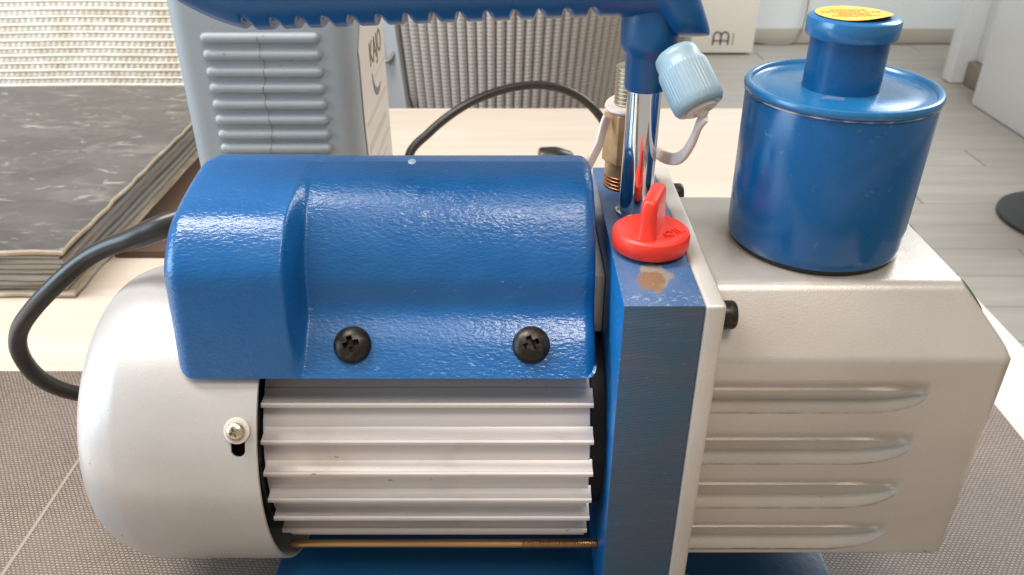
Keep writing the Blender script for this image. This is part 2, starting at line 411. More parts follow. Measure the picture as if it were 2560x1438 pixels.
M['ring'] = Mat('brushed_ring', (0.42, 0.44, 0.46), 0.35, 0.8).m
a = Mat('grey_oak_laminate', (0.36, 0.325, 0.28), 0.45)
a.mix(a.ramp(a.noise(5, 6, (0.5, 5, 1), 0.6), 0.35, 0.7), (0.42, 0.385, 0.34))
oi = a.n('ShaderNodeObjectInfo'); a.mix(a.mul(oi.outputs['Random'], 0.45), (0.32, 0.30, 0.27)); M['plank'] = a.m
M['joint'] = Mat('floor_joint', (0.20, 0.18, 0.16), 0.8).m
a = Mat('pale_wall_plaster', (0.68, 0.71, 0.70), 0.9); a.bump(a.noise(60, 4), 0.1, 0.002); M['wall'] = a.m
M['skirt'] = Mat('skirting_greige', (0.42, 0.38, 0.32), 0.6).m
M['white'] = Mat('white_lacquer', (0.80, 0.81, 0.82), 0.3).m
M['cream'] = Mat('cream_front_plate', (0.72, 0.66, 0.57), 0.4).m
M['black'] = Mat('black_satin', (0.022, 0.023, 0.022), 0.45).m
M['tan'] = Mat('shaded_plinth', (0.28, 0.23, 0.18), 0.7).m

# ================================================================ SETTING
struct(mk('wall', rbox(-4.0, 5.0, 4.23, 4.35, FLO, FLO+2.5, 0), M['wall'], sharp=0))
struct(mk('skirting_board', rbox(-4.0, 5.0, 4.212, 4.2295, FLO+0.001, FLO+0.076, 0.003), M['skirt']))
floor = struct(mk('floor', rbox(-4.0, 5.0, -2.0, 4.4, FLO-0.05, FLO-0.006, 0), M['joint'], sharp=0))
pm = None
row = 0; y = 0.93
while y < 4.2:
    x = -2.2 - (row*0.47) % 1.28
    while x < 4.0:
        x0, x1 = max(x, -2.2), x+1.2765
        if x1 > -0.2 + 0*y or y < 1.2:
            if pm is None:
                o = mk('plank', rbox(-0.63825, 0.63825, -0.0735, 0.0735, -0.006, 0, 0.0012, 1), M['plank'])
                pm = o.data; COL.objects.unlink(o); bpy.data.objects.remove(o)
            p = bpy.data.objects.new('plank', pm); COL.objects.link(p); p.parent = floor
            p.location = (x+0.63825, y+0.0735, FLO)
        x += 1.28
    y += 0.149; row += 1

# cabinet, cajon box, stool, wall cable in the room behind
cb = top('white_cabinet', (2.1, 2.8, FLO), 'white lacquered cabinet at the right edge against the far wall', 'cabinet')
mk('body', rbox(1.86, 2.6, 1.9, 3.235, FLO+0.002, FLO+0.95, 0.006), M['white'], cb)
mk('side_panel', rbox(1.905, 2.6, 3.52, 3.60, FLO+0.002, FLO+0.95, 0.006), M['white'], cb)
mk('back_panel', rbox(1.99, 2.6, 3.237, 3.518, FLO+0.10, FLO+0.95, 0.003), M['white'], cb)
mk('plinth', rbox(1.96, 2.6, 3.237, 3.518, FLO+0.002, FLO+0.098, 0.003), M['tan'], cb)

cj = top('box_drum', (1.015, 4.08, FLO), 'cream box drum with dark logo standing on the floor by the wall', 'drum')
mk('body', rbox(0.865, 1.165, 4.012, 4.205, FLO+0.012, FLO+0.49, 0.008), M['cream'], cj)
mk('front_plate', rbox(0.863, 1.167, 3.995, 4.0105, FLO+0.010, FLO+0.492, 0.006), M['cream'], cj)
for fx in (0.885, 1.125):
    for fy in (4.02, 4.17):
        mk('foot', lathe([(0.012, 0), (0.014, 0.004), (0.014, 0.0125)], (fx, fy, FLO), n=16), M['black'], cj)
def arch(cx, w, h, t, z0, y):
    pts = [(cx-w/2, y, z0)]+[(cx-w/2*math.cos(math.pi*k/12), y, z0+h-w/2+w/2*math.sin(math.pi*k/12)) for k in range(13)]+[(cx+w/2, y, z0)]
    return tube(pts, t, 6)
lz = pix(1800, 112, 3.994)[2]; lx0 = pix(1783, 100, 3.994)[0]
lw = 0.036; ly = 3.9935
logo = [arch(lx0+lw*0.5, lw, 0.060, 0.0035, lz, ly), arch(lx0+lw*1.5, lw, 0.060, 0.0035, lz, ly),
        tube([(lx0-0.004, ly, lz+0.019), (lx0+2*lw+0.004, ly, lz+0.019)], 0.003, 6),
        tube([(lx0+2.65*lw, ly, lz), (lx0+2.65*lw, ly, lz+0.055)], 0.0014, 6)]
mk('logo', join(*logo)[:2], M['black'], cj)

st = top('pedestal_stool', (1.635, 2.13, FLO), 'black pedestal stool, its round foot on the floor at the right edge', 'stool')
mk('foot_disc', lathe([(0.205, 0.0), (0.212, 0.004), (0.211, 0.012), (0.19, 0.020), (0.12, 0.032), (0.05, 0.046), (0.03, 0.07)], (1.635, 2.13, FLO), n=72), M['black'], st)
mk('column', lathe([(0.028, 0.06), (0.028, 0.55), (0.02, 0.56)], (1.635, 2.13, FLO), n=32), M['black'], st)
mk('seat', lathe([(0.02, 0.55), (0.15, 0.555), (0.175, 0.58), (0.17, 0.61), (0.10, 0.625)], (1.635, 2.13, FLO), n=48), M['black'], st)
cp = catmull([pix(2034, -60, 4.205), pix(2022, 0, 4.205), pix(2012, 50, 4.20), pix(2000, 85, 4.195), pix(1985, 104, 4.19), pix(1960, 111, 4.185), pix(1925, 110, 4.185), pix(1880, 104, 4.20), pix(1850, 100, 4.208)], 8)
tag(mk('wall_cable', tube(cp, 0.004, 8), M['tan'], loc=cp[4]), 'thin brown cable hanging down the wall beside the cream box drum', 'cable')

# ribbed tub chair beyond the table
ch = top('ribbed_chair', (-0.0, 1.25, FLO), 'ribbed taupe fabric chair behind the far table edge, seen under the blue handle', 'chair')
CX, CY, NR = -0.045, 1.36, 27
def chair_pt(t, z, off=0.0):
    flare = 0.30+0.16*(z-(-0.30))
    r = flare+off
    return (CX+r*0.98*math.sin(t), CY-r*math.cos(t), z)
T0, T1 = -0.33, 0.78
back = []
for k in range(41):
    t = T0-0.05+(T1-T0+0.1)*k/40
    back.append([chair_pt(t, z, o) for z, o in ((-0.42, -0.004), (-0.08, -0.004), (-0.08, -0.03), (-0.42, -0.03))])
mk('backrest_shell', loft(back), M['ribback'], ch)
for k in range(NR):
    t = T0+(T1-T0)*(k+0.5)/NR; dt = (T1-T0)/NR*0.485
    low = -0.415+ (0.06*(1-min(1, k/4.0))**2)
    rings = []
    for q in range(15):
        z = low+(-0.085-low)*q/14
        e = min(1, math.sin(math.pi*min(0.5, q/4)) + 0.25) * min(1, math.sin(math.pi*min(0.5, (14-q)/4)) + 0.25)
        rings.append([chair_pt(t-dt*e*math.cos(math.pi*j/7), z, -0.003+0.0075*e*math.sin(math.pi*j/7)) for j in range(8)])
    mk('rib', loft(rings), M['rib'], ch)
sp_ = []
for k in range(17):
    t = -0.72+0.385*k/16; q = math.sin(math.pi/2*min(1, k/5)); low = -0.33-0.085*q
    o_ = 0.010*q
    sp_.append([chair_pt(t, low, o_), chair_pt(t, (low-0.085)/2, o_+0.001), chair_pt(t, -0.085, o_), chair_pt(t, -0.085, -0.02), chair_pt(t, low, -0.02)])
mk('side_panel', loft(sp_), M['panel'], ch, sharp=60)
mk('seat', lathe([(0.24, 0), (0.26, 0.02), (0.26, 0.07), (0.23, 0.09)], (CX, CY, -0.60), n=40), M['ribback'], ch)
for sx in (-1, 1):
    for sy in (-1, 1):
        mk('leg', tube([(CX+sx*0.17, CY+sy*0.17, -0.60), (CX+sx*0.2, CY+sy*0.2, FLO)], [0.016, 0.011], 10), M['black'], ch)
rg = []
for k in range(33):
    t = 2*math.pi*k/32
    rg.append((-0.166+0.018*math.cos(t), 1.064+0.004*math.cos(t), -0.252+0.032*math.sin(t)))
mk('ring', tube(rg, 0.0035, 8), M['ring'], ch)

# cream wicker chair back at the left
wk = top('wicker_chair', (-0.55, 1.1, FLO), 'cream woven wicker chair back standing behind the grey book', 'chair')
WX0, WX1, WY = -0.80, -0.372, 0.955
PITCHX = 0.0068
def wy(x): return WY+0.10*((x+0.52)/0.25)**2*0.25
ns = int((WX1-WX0)/PITCHX)
sm = None
for k in range(ns+1):
    x = WX0+PITCHX*k
    mk('stake', tube([(x, wy(x)+0.003, -0.40), (x, wy(x)+0.003, -0.13)], 0.0016, 6), M['stake'], wk)
zrow = -0.40; r_i = 0
while zrow < -0.13:
    P = []
    for k in range(ns*8+1):
        x = WX0+PITCHX*k/8; fr = (k/8+0.04*r_i) % 1.0
        dip = max(0.0, 1-((fr-0.5)/0.24)**2)
        P.append((x, wy(x)+0.0075*dip, zrow+random.uniform(-.00015, .00015)+0.0012*math.sin(x*22)))
    mk('strand', sweep(P, [(0.0032*math.cos(2*math.pi*j/8), 0.0044*math.sin(2*math.pi*j/8)) for j in range(8)]), M['wicker'], wk)
    zs = zrow+(0.0094 if r_i % 2 else 0.0080)/2; hb_ = 0.0024 if r_i % 2 else 0.0014
    Q = [(WX0+(WX1-WX0)*k/60, wy(WX0+(WX1-WX0)*k/60)-0.0014+random.uniform(-.0002, .0002), zs+0.0012*math.sin((WX0+(WX1-WX0)*k/60)*22)) for k in range(61)]
    mk('binding_strand', sweep(Q, [(0.0020*math.cos(2*math.pi*j/8), hb_*math.sin(2*math.pi*j/8)) for j in range(8)]), M['wicker'], wk)
    zrow += 0.0094 if r_i % 2 else 0.0080; r_i += 1
mk('seat', rbox(WX0+0.02, WX1-0.02, WY+0.04, WY+0.45, -0.62, -0.57, 0.015), M['wicker'], wk)
for sx in (WX0+0.03, WX1-0.03):
    for sy in (WY+0.03, WY+0.43):
        mk('leg', tube([(sx, sy, -0.14 if sy < WY+0.1 else -0.58), (sx, sy, FLO)], 0.013, 10), M['stake'], wk)

# table and mat
tb = top('table', (-0.3, 0.35, FLO), 'pale birch table carrying the pump, book and canister', 'table')
mk('tabletop', rbox(-1.25, 0.315, -0.10, 0.878, TAB-0.030, TAB, 0.0025), M['table'], tb)
for lx in (-1.19, 0.255):
    for ly2 in (-0.04, 0.818):
        mk('leg', rbox(lx-0.025, lx+0.025, ly2-0.025, ly2+0.025, FLO, TAB-0.0305, 0.003), M['white_metal'], tb)
pmz = TAB+0.0016
tm = top('placemat', (-0.03, 0.24, TAB), 'taupe woven vinyl placemat under the vacuum pump', 'placemat')
mk('weave_sheet', rbox(-0.345, 0.2665, 0.06, 0.387, TAB+0.0002, pmz, 0.0005), M['mat'], tm)
for sx in (-0.2185,):
    mk('seam', rbox(sx-0.0008, sx+0.0008, 0.061, 0.386, pmz+0.00002, pmz+0.00016, 0, 1), M['seam'], tm)

# book
bk = top('large_book', (-0.5, 0.65, TAB), 'large old grey marbled book with worn corners lying on the table', 'book')
BX0, BX1, BY0, BY1 = -0.80, -0.293, 0.470, 0.835
ZB = TAB+0.0005
def slab(x0, x1, y0, y1, z0, z1, wob, seed, sag=0.0):
    rnd = random.Random(seed); n1, n2 = 26, 26
    per = []
    for k in range(n1): per.append((x0+(x1-x0)*k/n1, y0))
    for k in range(n2): per.append((x1, y0+(y1-y0)*k/n2))
    for k in range(n1): per.append((x1-(x1-x0)*k/n1, y1))
    for k in range(n2): per.append((x0, y1-(y1-y0)*k/n2))
    cx, cy = (x0+x1)/2, (y0+y1)/2
    jit = [(rnd.uniform(-wob, wob), rnd.uniform(-wob, wob), rnd.uniform(-wob, wob)*0.5) for _ in per]
    def ring(z, inset):
        out = []
        for (x, y), j in zip(per, jit):
            nx = x+j[0]-math.copysign(inset, x-cx)*(abs(x-cx) > (x1-x0)/2-1e-6)
            ny = y+j[1]-math.copysign(inset, y-cy)*(abs(y-cy) > (y1-y0)/2-1e-6)
            out.append((nx, ny, z+j[2]))
        return out
    h = z1-z0; b = h*0.3
    v, f = loft([ring(z0, b), ring(z0+b, 0), ring(z1-b, 0), ring(z1, b)], cap0=True, cap1=True)
    return v, f
v, f = slab(BX0, BX1-0.001, BY0+0.001, BY1, ZB, ZB+0.0035, 0.0009, 3); mk('back_board', (v, f), M['board'], bk)
v, f = slab(BX0, BX1, BY0, BY1, ZB+0.0325, ZB+0.0362, 0.0007, 4)
cv = mk('front_board', (v, f, [1 if i == len(f)-1 else 0 for i in range(len(f))]), [M['board'], M['bookcloth']], bk)
# page block as several wavy gatherings
nb = 7; zz = ZB+0.0038
for k in range(nb):
    h = 0.0284/nb
    rnd = random.Random(40+k); rec = rnd.uniform(0.004, 0.0085)+0.003*math.sin(k*0.8)
    v, f = slab(BX0+0.004, BX1-rec, BY0+rnd.uniform(0.002, 0.005), BY1-0.006, zz+0.00015, zz+h-0.00015, 0.00055, 60+k)
    mk('gathering', (v, f), M['pages'], bk)
    zz += h

# dark board half under the book's shadow
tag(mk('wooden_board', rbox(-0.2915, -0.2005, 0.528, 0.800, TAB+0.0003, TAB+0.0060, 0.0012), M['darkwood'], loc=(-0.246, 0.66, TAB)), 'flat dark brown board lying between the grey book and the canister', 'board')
# canister
KY0, KY1, KX0, KX1 = 0.470, 0.592, -0.1945, -0.0905
cn = top('plastic_canister', ((KX0+KX1)/2, 0.53, TAB), 'grey plastic canister with moulded ribs and white label behind the pump', 'canister')
prof = fillet([(KX0, KY0), (KX1, KY0), (KX1, KY1), (KX0, KY1)], [0.012, 0.014, 0.010, 0.012], 8)
def canr(z, s):
    cx, cy = (KX0+KX1)/2, (KY0+KY1)/2
    return [(cx+(p[0]-cx)*s, cy+(p[1]-cy)*s, z) for p in prof]
ZT = -0.058
mk('body', loft([canr(TAB+0.0005, 0.93), canr(TAB+0.004, 0.99), canr(TAB+0.010, 1.0), canr(ZT-0.016, 1.0), canr(ZT-0.008, 0.985), canr(ZT-0.002, 0.93), canr(ZT, 0.86)]), M['can'], cn)
mk('screw_cap', lathe([(0.019, 0), (0.021, 0.002), (0.021, 0.016), (0.019, 0.018)], (-0.14, 0.555, ZT), n=48), M['black'], cn)
rx0, rx1 = -0.1765, -0.1085
zr = -0.0915-0.003; 
vis = [95, 137, 180, 220, 261, 299, 336, 370, 404, 437, 470]
for v_ in vis:
    zc = pix(650, v_, KY0)[2]; hh = 0.00315
    rings = []
    for k in range(25):
        if k < 6: q = math.sin(math.pi/2*k/6); x = rx0+hh*(1-math.cos(math.pi/2*k/6))
        elif k > 18: q = math.sin(math.pi/2*(24-k)/6); x = rx1-hh*(1-math.cos(math.pi/2*(24-k)/6))
        else: q = 1.0; x = rx0+hh+(rx1-rx0-2*hh)*(k-6)/12
        q = max(q, 0.04)
        rings.append([(x, KY0+0.0006-0.0036*q*math.sin(math.pi*j/10), zc+hh*q*math.cos(math.pi*j/10)) for j in range(11)])
    mk('moulded_rib', loft(rings), M['can'], cn)
# mould line down the front
rl = random.Random(5)
hp = []
for k in range(40):
    v_ = 88+k*8
    base = pix(648+ (v_-90)*0.125+4*math.sin(v_*0.045)+rl.uniform(-1.5, 1.5), v_, KY0)
    near = min(abs(v_-q) for q in vis)
    hp.append((base[0], KY0-0.00012-(0.0031*max(0, 1-(near/15)**2) if near < 15 else 0), base[2]))
mk('mould_line', tube(hp, 0.00015, 5), M['hair'], cn)
# paper label on the right-hand side
lx = KX1+0.0003
def lab(y, z, o=0.0): return (lx+o, y, z)
ltop = -0.088
poly = [(KY0+0.012, TAB+0.03), (KY0+0.0145, -0.200), (KY0+0.012, -0.165), (KY0+0.0135, -0.130), (KY0+0.0125, -0.1235), (KY0+0.030, -0.1050), (KY1-0.012, -0.1010), (KY1-0.012, TAB+0.03)]
mk('paper_label', (lambda vf: vf)(loft([[lab(y, z, 0) for y, z in poly], [lab(y, z, 0.0005) for y, z in poly]])), M['label'], cn, sharp=20)
Mx = basis((lx+0.0007, 0.531, -0.1165), (0, 1, 0), (0, 0, 1))
mk('lettering', xform(text_vf('KAJO', 0.021, 0.0001), basis((lx+0.0007, 0.541, -0.1350), (0, 1, 0), (0, 0, 1))), M['inkgold'], cn, sharp=0)
sw = []
for k in range(15):
    t = math.pi*(1.05+0.62*k/14)
    sw.append((lx+0.0007, 0.5320+0.020*math.cos(t)+0.008, -0.1430+0.020*math.sin(t)))
wd = [0.0003+0.0022*math.sin(math.pi*k/14) for k in range(15)]
mk('swoosh', sweep(sw, lambda i: [(-0.0001, -wd[i]), (0.0001, -wd[i]), (0.0001, wd[i]), (-0.0001, wd[i])], up=(0, 0, 1)), M['inkgrey'], cn, sharp=0)
for (z, y0, y1, h) in ((-0.1500, 0.520, 0.578, 0.0012), (-0.1690, 0.489, 0.575, 0.0030), (-0.1840, 0.489, 0.565, 0.0055), (-0.1990, 0.495, 0.572, 0.0022), (-0.2080, 0.489, 0.556, 0.0022)):
    mk('faded_print', rbox(lx+0.00055, lx+0.0007, y0, y1, z-h, z, 0), M['inkfaint'], cn, sharp=0)

# ================================================================ VACUUM PUMP
pump = top('vacuum_pump', tuple(PB), 'blue and silver rotary vacuum pump with carrying handle, standing on the taupe placemat', 'vacuum pump')
AY, AZ = 0.264, -0.211                # motor axis
FX0, FX1, PX1 = 0.0339, 0.0587, 0.0653
FY0, FY1, FZ = 0.2105, 0.3215, -0.130
# base
bz1 = TAB+0.0115
mk('base_plate', rbox(-0.0985, 0.1325, 0.2090, 0.3190, TAB+0.0045, bz1, 0.002), M['base'], pump)
for x in (-0.085, 0.119):
    for y in (0.222, 0.306):
        mk('rubber_foot', lathe([(0.009, 0), (0.010, 0.0008), (0.010, 0.0030)], (x, y, pmz), n=24), M['dark'], pump)
# blue flange block with worn top and milled front
v, f = rbox(FX0, FX1, FY0, FY1, bz1+0.0002, FZ, 0.0005, 2)
mi = []
for p in f:
    c = sum((Vector(v[i]) for i in p), Vector())/len(p)
    n_ = (Vector(v[p[1]])-Vector(v[p[0]])).cross(Vector(v[p[2]])-Vector(v[p[1]])).normalized()
    mi.append(1 if n_.z > 0.7 else 2 if n_.y < -0.7 else 0)
mk('flange_block', (v, f, mi), [M['flange_side'], M['flange_top'], M['flange_front']], pump)
mk('end_plate', rbox(FX1+0.0001, PX1, FY0-0.0003, FY1, bz1+0.0002, FZ+0.0002, 0.0013, 3), M['silver'], pump)
# oil case: lofted along x, louvre grooves in the front face
CY0, CZB, CZC = 0.2140, -0.2415, -0.1530
CZT = -0.1325
ZTOP = [-0.1665, -0.1880, -0.2088, -0.2300]; ZBOT = [-0.1740, -0.1966, -0.2176, -0.2384]
CX0, CX1, CXT = PX1+0.0001, 0.1618, 0.1465
yc = 0.2635
def section(x):
    t = max(0.0, (x-CXT)/(CX1-CXT)); zt = CZT+(CZC+0.0005-CZT)*t
    fr = (zt-CZC)/(CZT-CZC)
    yt = CY0+(0.2290-CY0)*fr
    inset = 0.0
    e = CX1-x
    if e < 0.004: inset = 0.004-math.sqrt(max(0, 0.004**2-(0.004-e)**2))
    y0 = CY0+inset; zb = CZB+inset
    pts = []                              # front going down
    def put(z, d): pts.append((y0+d, z))
    GE, GL = 0.1370, 0.020
    w = 1.0 if x < GE-GL else math.sqrt(max(0.0, 1-((x-(GE-GL))/GL)**2)) if x < GE else 0.0
    for i in range(4):
        zt_, zb_ = ZTOP[i], ZBOT[i]; hgt = (zt_-zb_)*w
        soft = 0.0023*w**0.5; S = 0.0062
        for k in range(7):
            s = k/6; put(zt_+S*(1-s), soft*s*s)
        dp = 0.0054*w**0.6; zl = zt_-hgt
        put(zt_-0.00010*w, soft+(dp-soft)*0.9); put(zt_-0.0004*w, dp)
        for k in range(1, 5): put(zt_-0.0004*w+(zl+0.0013*w-(zt_-0.0004*w))*k/4, dp)
        for k in range(1, 7):
            s = k/6; put(zl+0.0013*w*(1-s)**1.6, dp*(1-s))
        put(zl-0.0003, 0.0); put(zl-0.0007, 0.0)
    front = pts
    # rounded chamfer, top, back
    cor = fillet([(y0, ZTOP[0]+0.0063), (y0, CZC), (yt+inset, zt-inset), (2*yc-yt-inset, zt-inset), (2*yc-y0, CZC), (2*yc-y0, zb), (y0, zb), (y0, ZBOT[3]-0.0004)],
                 [0, 0.006, 0.006, 0.006, 0.006, 0.003, 0.0018, 0], 6, closed=False)
    ring = front+cor[::-1]
    return [(x, a_, b_) for a_, b_ in ring], len(front)
xs = []
x = CX0
while x < CX1-0.0045:
    xs.append(x); x += 0.0022 if x < 0.115 else 0.0008
xs += [CX1-0.004*(1-math.sin(math.pi/2*k/8)) for k in range(9)]
rings = []
for x in xs:
    r_, nf = section(x); rings.append(r_)
oc = mk('oil_case', loft(rings), M['case'], pump, sharp=13)
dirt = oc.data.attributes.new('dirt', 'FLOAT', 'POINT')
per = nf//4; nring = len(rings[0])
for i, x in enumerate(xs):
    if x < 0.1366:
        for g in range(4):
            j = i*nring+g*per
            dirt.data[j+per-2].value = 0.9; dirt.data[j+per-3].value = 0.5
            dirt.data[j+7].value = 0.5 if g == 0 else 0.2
# green sight-glass bezel on the bevelled end
sgn = Vector((CZT-CZC, 0, CX1-CXT)).normalized()
for (yy, s) in ((0.2760, 0.009), (0.2350, 0.0085)):
    c = Vector(((CXT+CX1)/2-0.002, yy, (CZT+CZC)/2+0.0026))
    mk('sight_glass', lathe([(s*0.9, -0.0030), (s, -0.0004), (s*0.9, 0.0008), (s*0.4, 0.0012)], c, sgn, 32), M['green'], pump)
# plate bolts
def hexsock(pos, axis, r, h, m, parent, name='bolt'):
    head = lathe([(r*0.96, 0), (r, 0.0006), (r, h-0.0012), (r*0.93, h-0.0004), (r*0.82, h)], pos, axis, 40)
    a_ = Vector(axis).normalized()
    cut = prism([(0.55*r*math.cos(R(60*k)), 0.55*r*math.sin(R(60*k))) for k in range(6)], h-0.003, h+0.002, pos, axis)
    return mk(name, boolean(head, [cut]), m, parent)
for (y, z) in ((0.2190, -0.1385), (0.3125, -0.1385), (0.2190, -0.2655), (0.3125, -0.2655)):
    hexsock((PX1-0.0001, y, z), (1, 0, 0), 0.0047, 0.0056, M['screw'], pump)

# exhaust filter tank on the oil case
TX, TY, TZ = 0.1067, 0.2607, CZT
tk = mk('exhaust_filter', lathe([(0.0270, 0.0018), (0.0288, 0.0022), (0.0292, 0.0036), (0.0294, 0.006), (0.0300, 0.0520), (0.0297, 0.0528)], (TX, TY, TZ), n=128), M['tank'], pump)
mk('gasket', lathe([(0.0272, -0.0002), (0.0278, 0.0004), (0.0278, 0.0020)], (TX, TY, TZ), n=96), M['dark'], tk)
rl = random.Random(9)
lr = [rl.uniform(-1, 1) for _ in range(160)]
mk('weld_bead', lathe([(0.0296, 0.0526), (0.0303, 0.0529), (0.0303, 0.0533), (0.0296, 0.0536)], (TX, TY, TZ), n=160,
                      mod=lambda r, h, t: r+(0.00018*lr[int(t/(2*math.pi)*160) % 160] if r > 0.0300 else 0)), M['bead'], tk)
mk('lid', lathe([(0.0297, 0.0534), (0.0304, 0.0536), (0.0307, 0.0543), (0.0307, 0.0552), (0.0304, 0.0559), (0.0299, 0.0562), (0.0291, 0.0562), (0.0286, 0.0559), (0.0281, 0.0549), (0.0272, 0.0545), (0.0246, 0.0545), (0.0238, 0.0548), (0.0150, 0.0550), (0.0110, 0.0550)], (TX, TY, TZ), n=128), M['lid'], tk)
NX = TX-0.0005
mk('neck', lathe([(0.0122, 0.0546), (0.0122, 0.0550), (0.0120, 0.0560), (0.0120, 0.0720), (0.0121, 0.0740)], (NX, TY, TZ), n=96), M['tank'], tk)
mk('neck_cap', lathe([(0.0122, 0.0713), (0.0137, 0.0713), (0.0140, 0.0718), (0.0141, 0.0758), (0.0138, 0.0768), (0.0130, 0.0773), (0.0118, 0.0775), (0.006, 0.0776)], (NX, TY, TZ), n=96), M['lid'], tk)
# sticker with a lifted right front edge
sr, rn = 0.0114, 64
rings = []
for q in (1.0, 0.85, 0.6, 0.3, 0.05):
    ring = []
    for j in range(rn):
        t = 2*math.pi*j/rn
        lift = 0.0010*q**4*max(0, math.cos(t+0.95))**3
        ring.append((NX-0.0006+sr*q*math.cos(t), TY+sr*q*math.sin(t), TZ+0.0778+lift))
    rings.append(ring)
v, f = loft(rings, cap0=False)
mk('sticker', (v, f), M['yellow'], tk)
txt = text_vf('REMOVE\nEXHAUST CAP\nBEFORE\nOPERATING', 0.0029, 0.00002, spacing=0.95)
mk('sticker_lettering', xform(txt, basis((NX-0.0008, TY+0.0002, TZ+0.0780), (1, 0.0, 0), (0.0, 1, 0))), M['ink'], tk, sharp=0)

# motor
body = lathe([(0.040, -0.0882), (0.0456, -0.0880), (0.0456, 0.0275), (0.040, 0.0285)], (0, AY, AZ), (1, 0, 0), 96)
mot = mk('motor_body', body, M['fin'], pump)
mk('end_shield', lathe([(0.037, 0.0284), (0.038, 0.0290), (0.038, 0.0338)], (0, AY, AZ), (1, 0, 0), 72), M['recess'], pump)
mk('terminal_bracket', rbox(0.0292, FX0-0.0001, 0.2565, 0.3180, -0.170, -0.1455, 0.0008), M['silver'], pump)
fz = [0.0312, 0.0201, 0.0085, -0.0034, -0.0144, -0.0266, -0.0375]
MX0, MX1 = -0.0875, 0.0285
for side in (-1, 1):
    for z in fz:
        ro = 0.0503
        yt = math.sqrt(ro*ro-z*z); yi = math.sqrt(max(0.0001, 0.0453**2-z*z)) if abs(z) < 0.0425 else 0.008
        th = 0.0009
        # gently flared root, thin plate, small bead at the tip
        pr = [(yi-0.0006, th+0.0016), (yi+0.0016, th+0.0002), (yt-0.0012, th-0.0001), (yt-0.0006, th+0.0002), (yt, 0.0005), (yt, -0.0006), (yt-0.0006, -th-0.0002), (yi+0.0016, -th-0.0002), (yi-0.0006, -th-0.0016)]
        ring = lambda x: [(x, AY+side*p, AZ+z+q) for p, q in pr]
        mk('fin', loft([ring(MX0), ring(MX1)]), M['fin'], mot, sharp=30)
# tie rod
rp = (0, 0.2292, -0.2527)
rod = mk('tie_rod', lathe([(0.0014, -0.088), (0.00165, -0.0878), (0.00165, 0.0035), (0.0014, 0.0037)], (0, rp[1], rp[2]), (1, 0, 0), 20), M['rod'], pump)
def thread(org, axis, r, h0, h1, pitch, depth, n=32):
    pr = [(r-depth, h0)]; h = h0
    while h < h1:
        pr += [(r-depth, h+pitch*0.1), (r, h+pitch*0.4), (r, h+pitch*0.6), (r-depth, h+pitch*0.9)]; h += pitch
    return lathe(pr, org, axis, n)
mk('rod_thread', thread((0, rp[1], rp[2]), (1, 0, 0), 0.00195, 0.0034, 0.0338, 0.0009, 0.0004, 20), M['rod'], rod)
# fan cowl with slotted screw hole
CR = 0.0592
cprof = [(CR-0.001, -0.0862), (CR, -0.0863), (CR, -0.090), (CR, -0.12), (CR, -0.1345)]
for k in range(1, 13):
    q_ = k/12
    cprof.append((CR-0.0165*(0.42*q_+0.58*q_**2.6), -0.1345-0.0188*math.sin(q_*math.pi/2)))
cprof += [(0.030, -0.1540), (0.010, -0.1543), (0.010, -0.1531), (0.030, -0.1528)]
for k in range(12, 0, -1):
    q_ = k/12
    cprof.append((CR-0.001-0.0165*(0.42*q_+0.58*q_**2.6), -0.1345-0.0176*math.sin(q_*math.pi/2)))
cprof += [(CR-0.001, -0.1345), (CR-0.001, -0.12), (CR-0.001, -0.09)]
a_, e1, e2 = frame((1, 0, 0))
def cowl_rings():
    n = 144; rings = []
    for j in range(n):
        t = 2*math.pi*j/n
        rings.append([(h, AY+r*math.cos(t), AZ+r*math.sin(t)) for r, h in cprof])
    return loft(rings, loop=True)
ph = R(30); SN = Vector((0, -math.cos(ph), math.sin(ph))); TD = Vector((0, -math.sin(ph), -math.cos(ph)))
sx = -0.0925
slot_c = Vector((sx, AY, AZ))+SN*CR
cut = prism([(0.0024*math.cos(R(a))+0.0, 0.0024*math.sin(R(a))+(0.0062 if math.sin(R(a)) > -1e-6 else -0.002)) for a in range(0, 360, 15)], -0.004, 0.004, slot_c, SN, e1=SN.cross(TD)*-1)
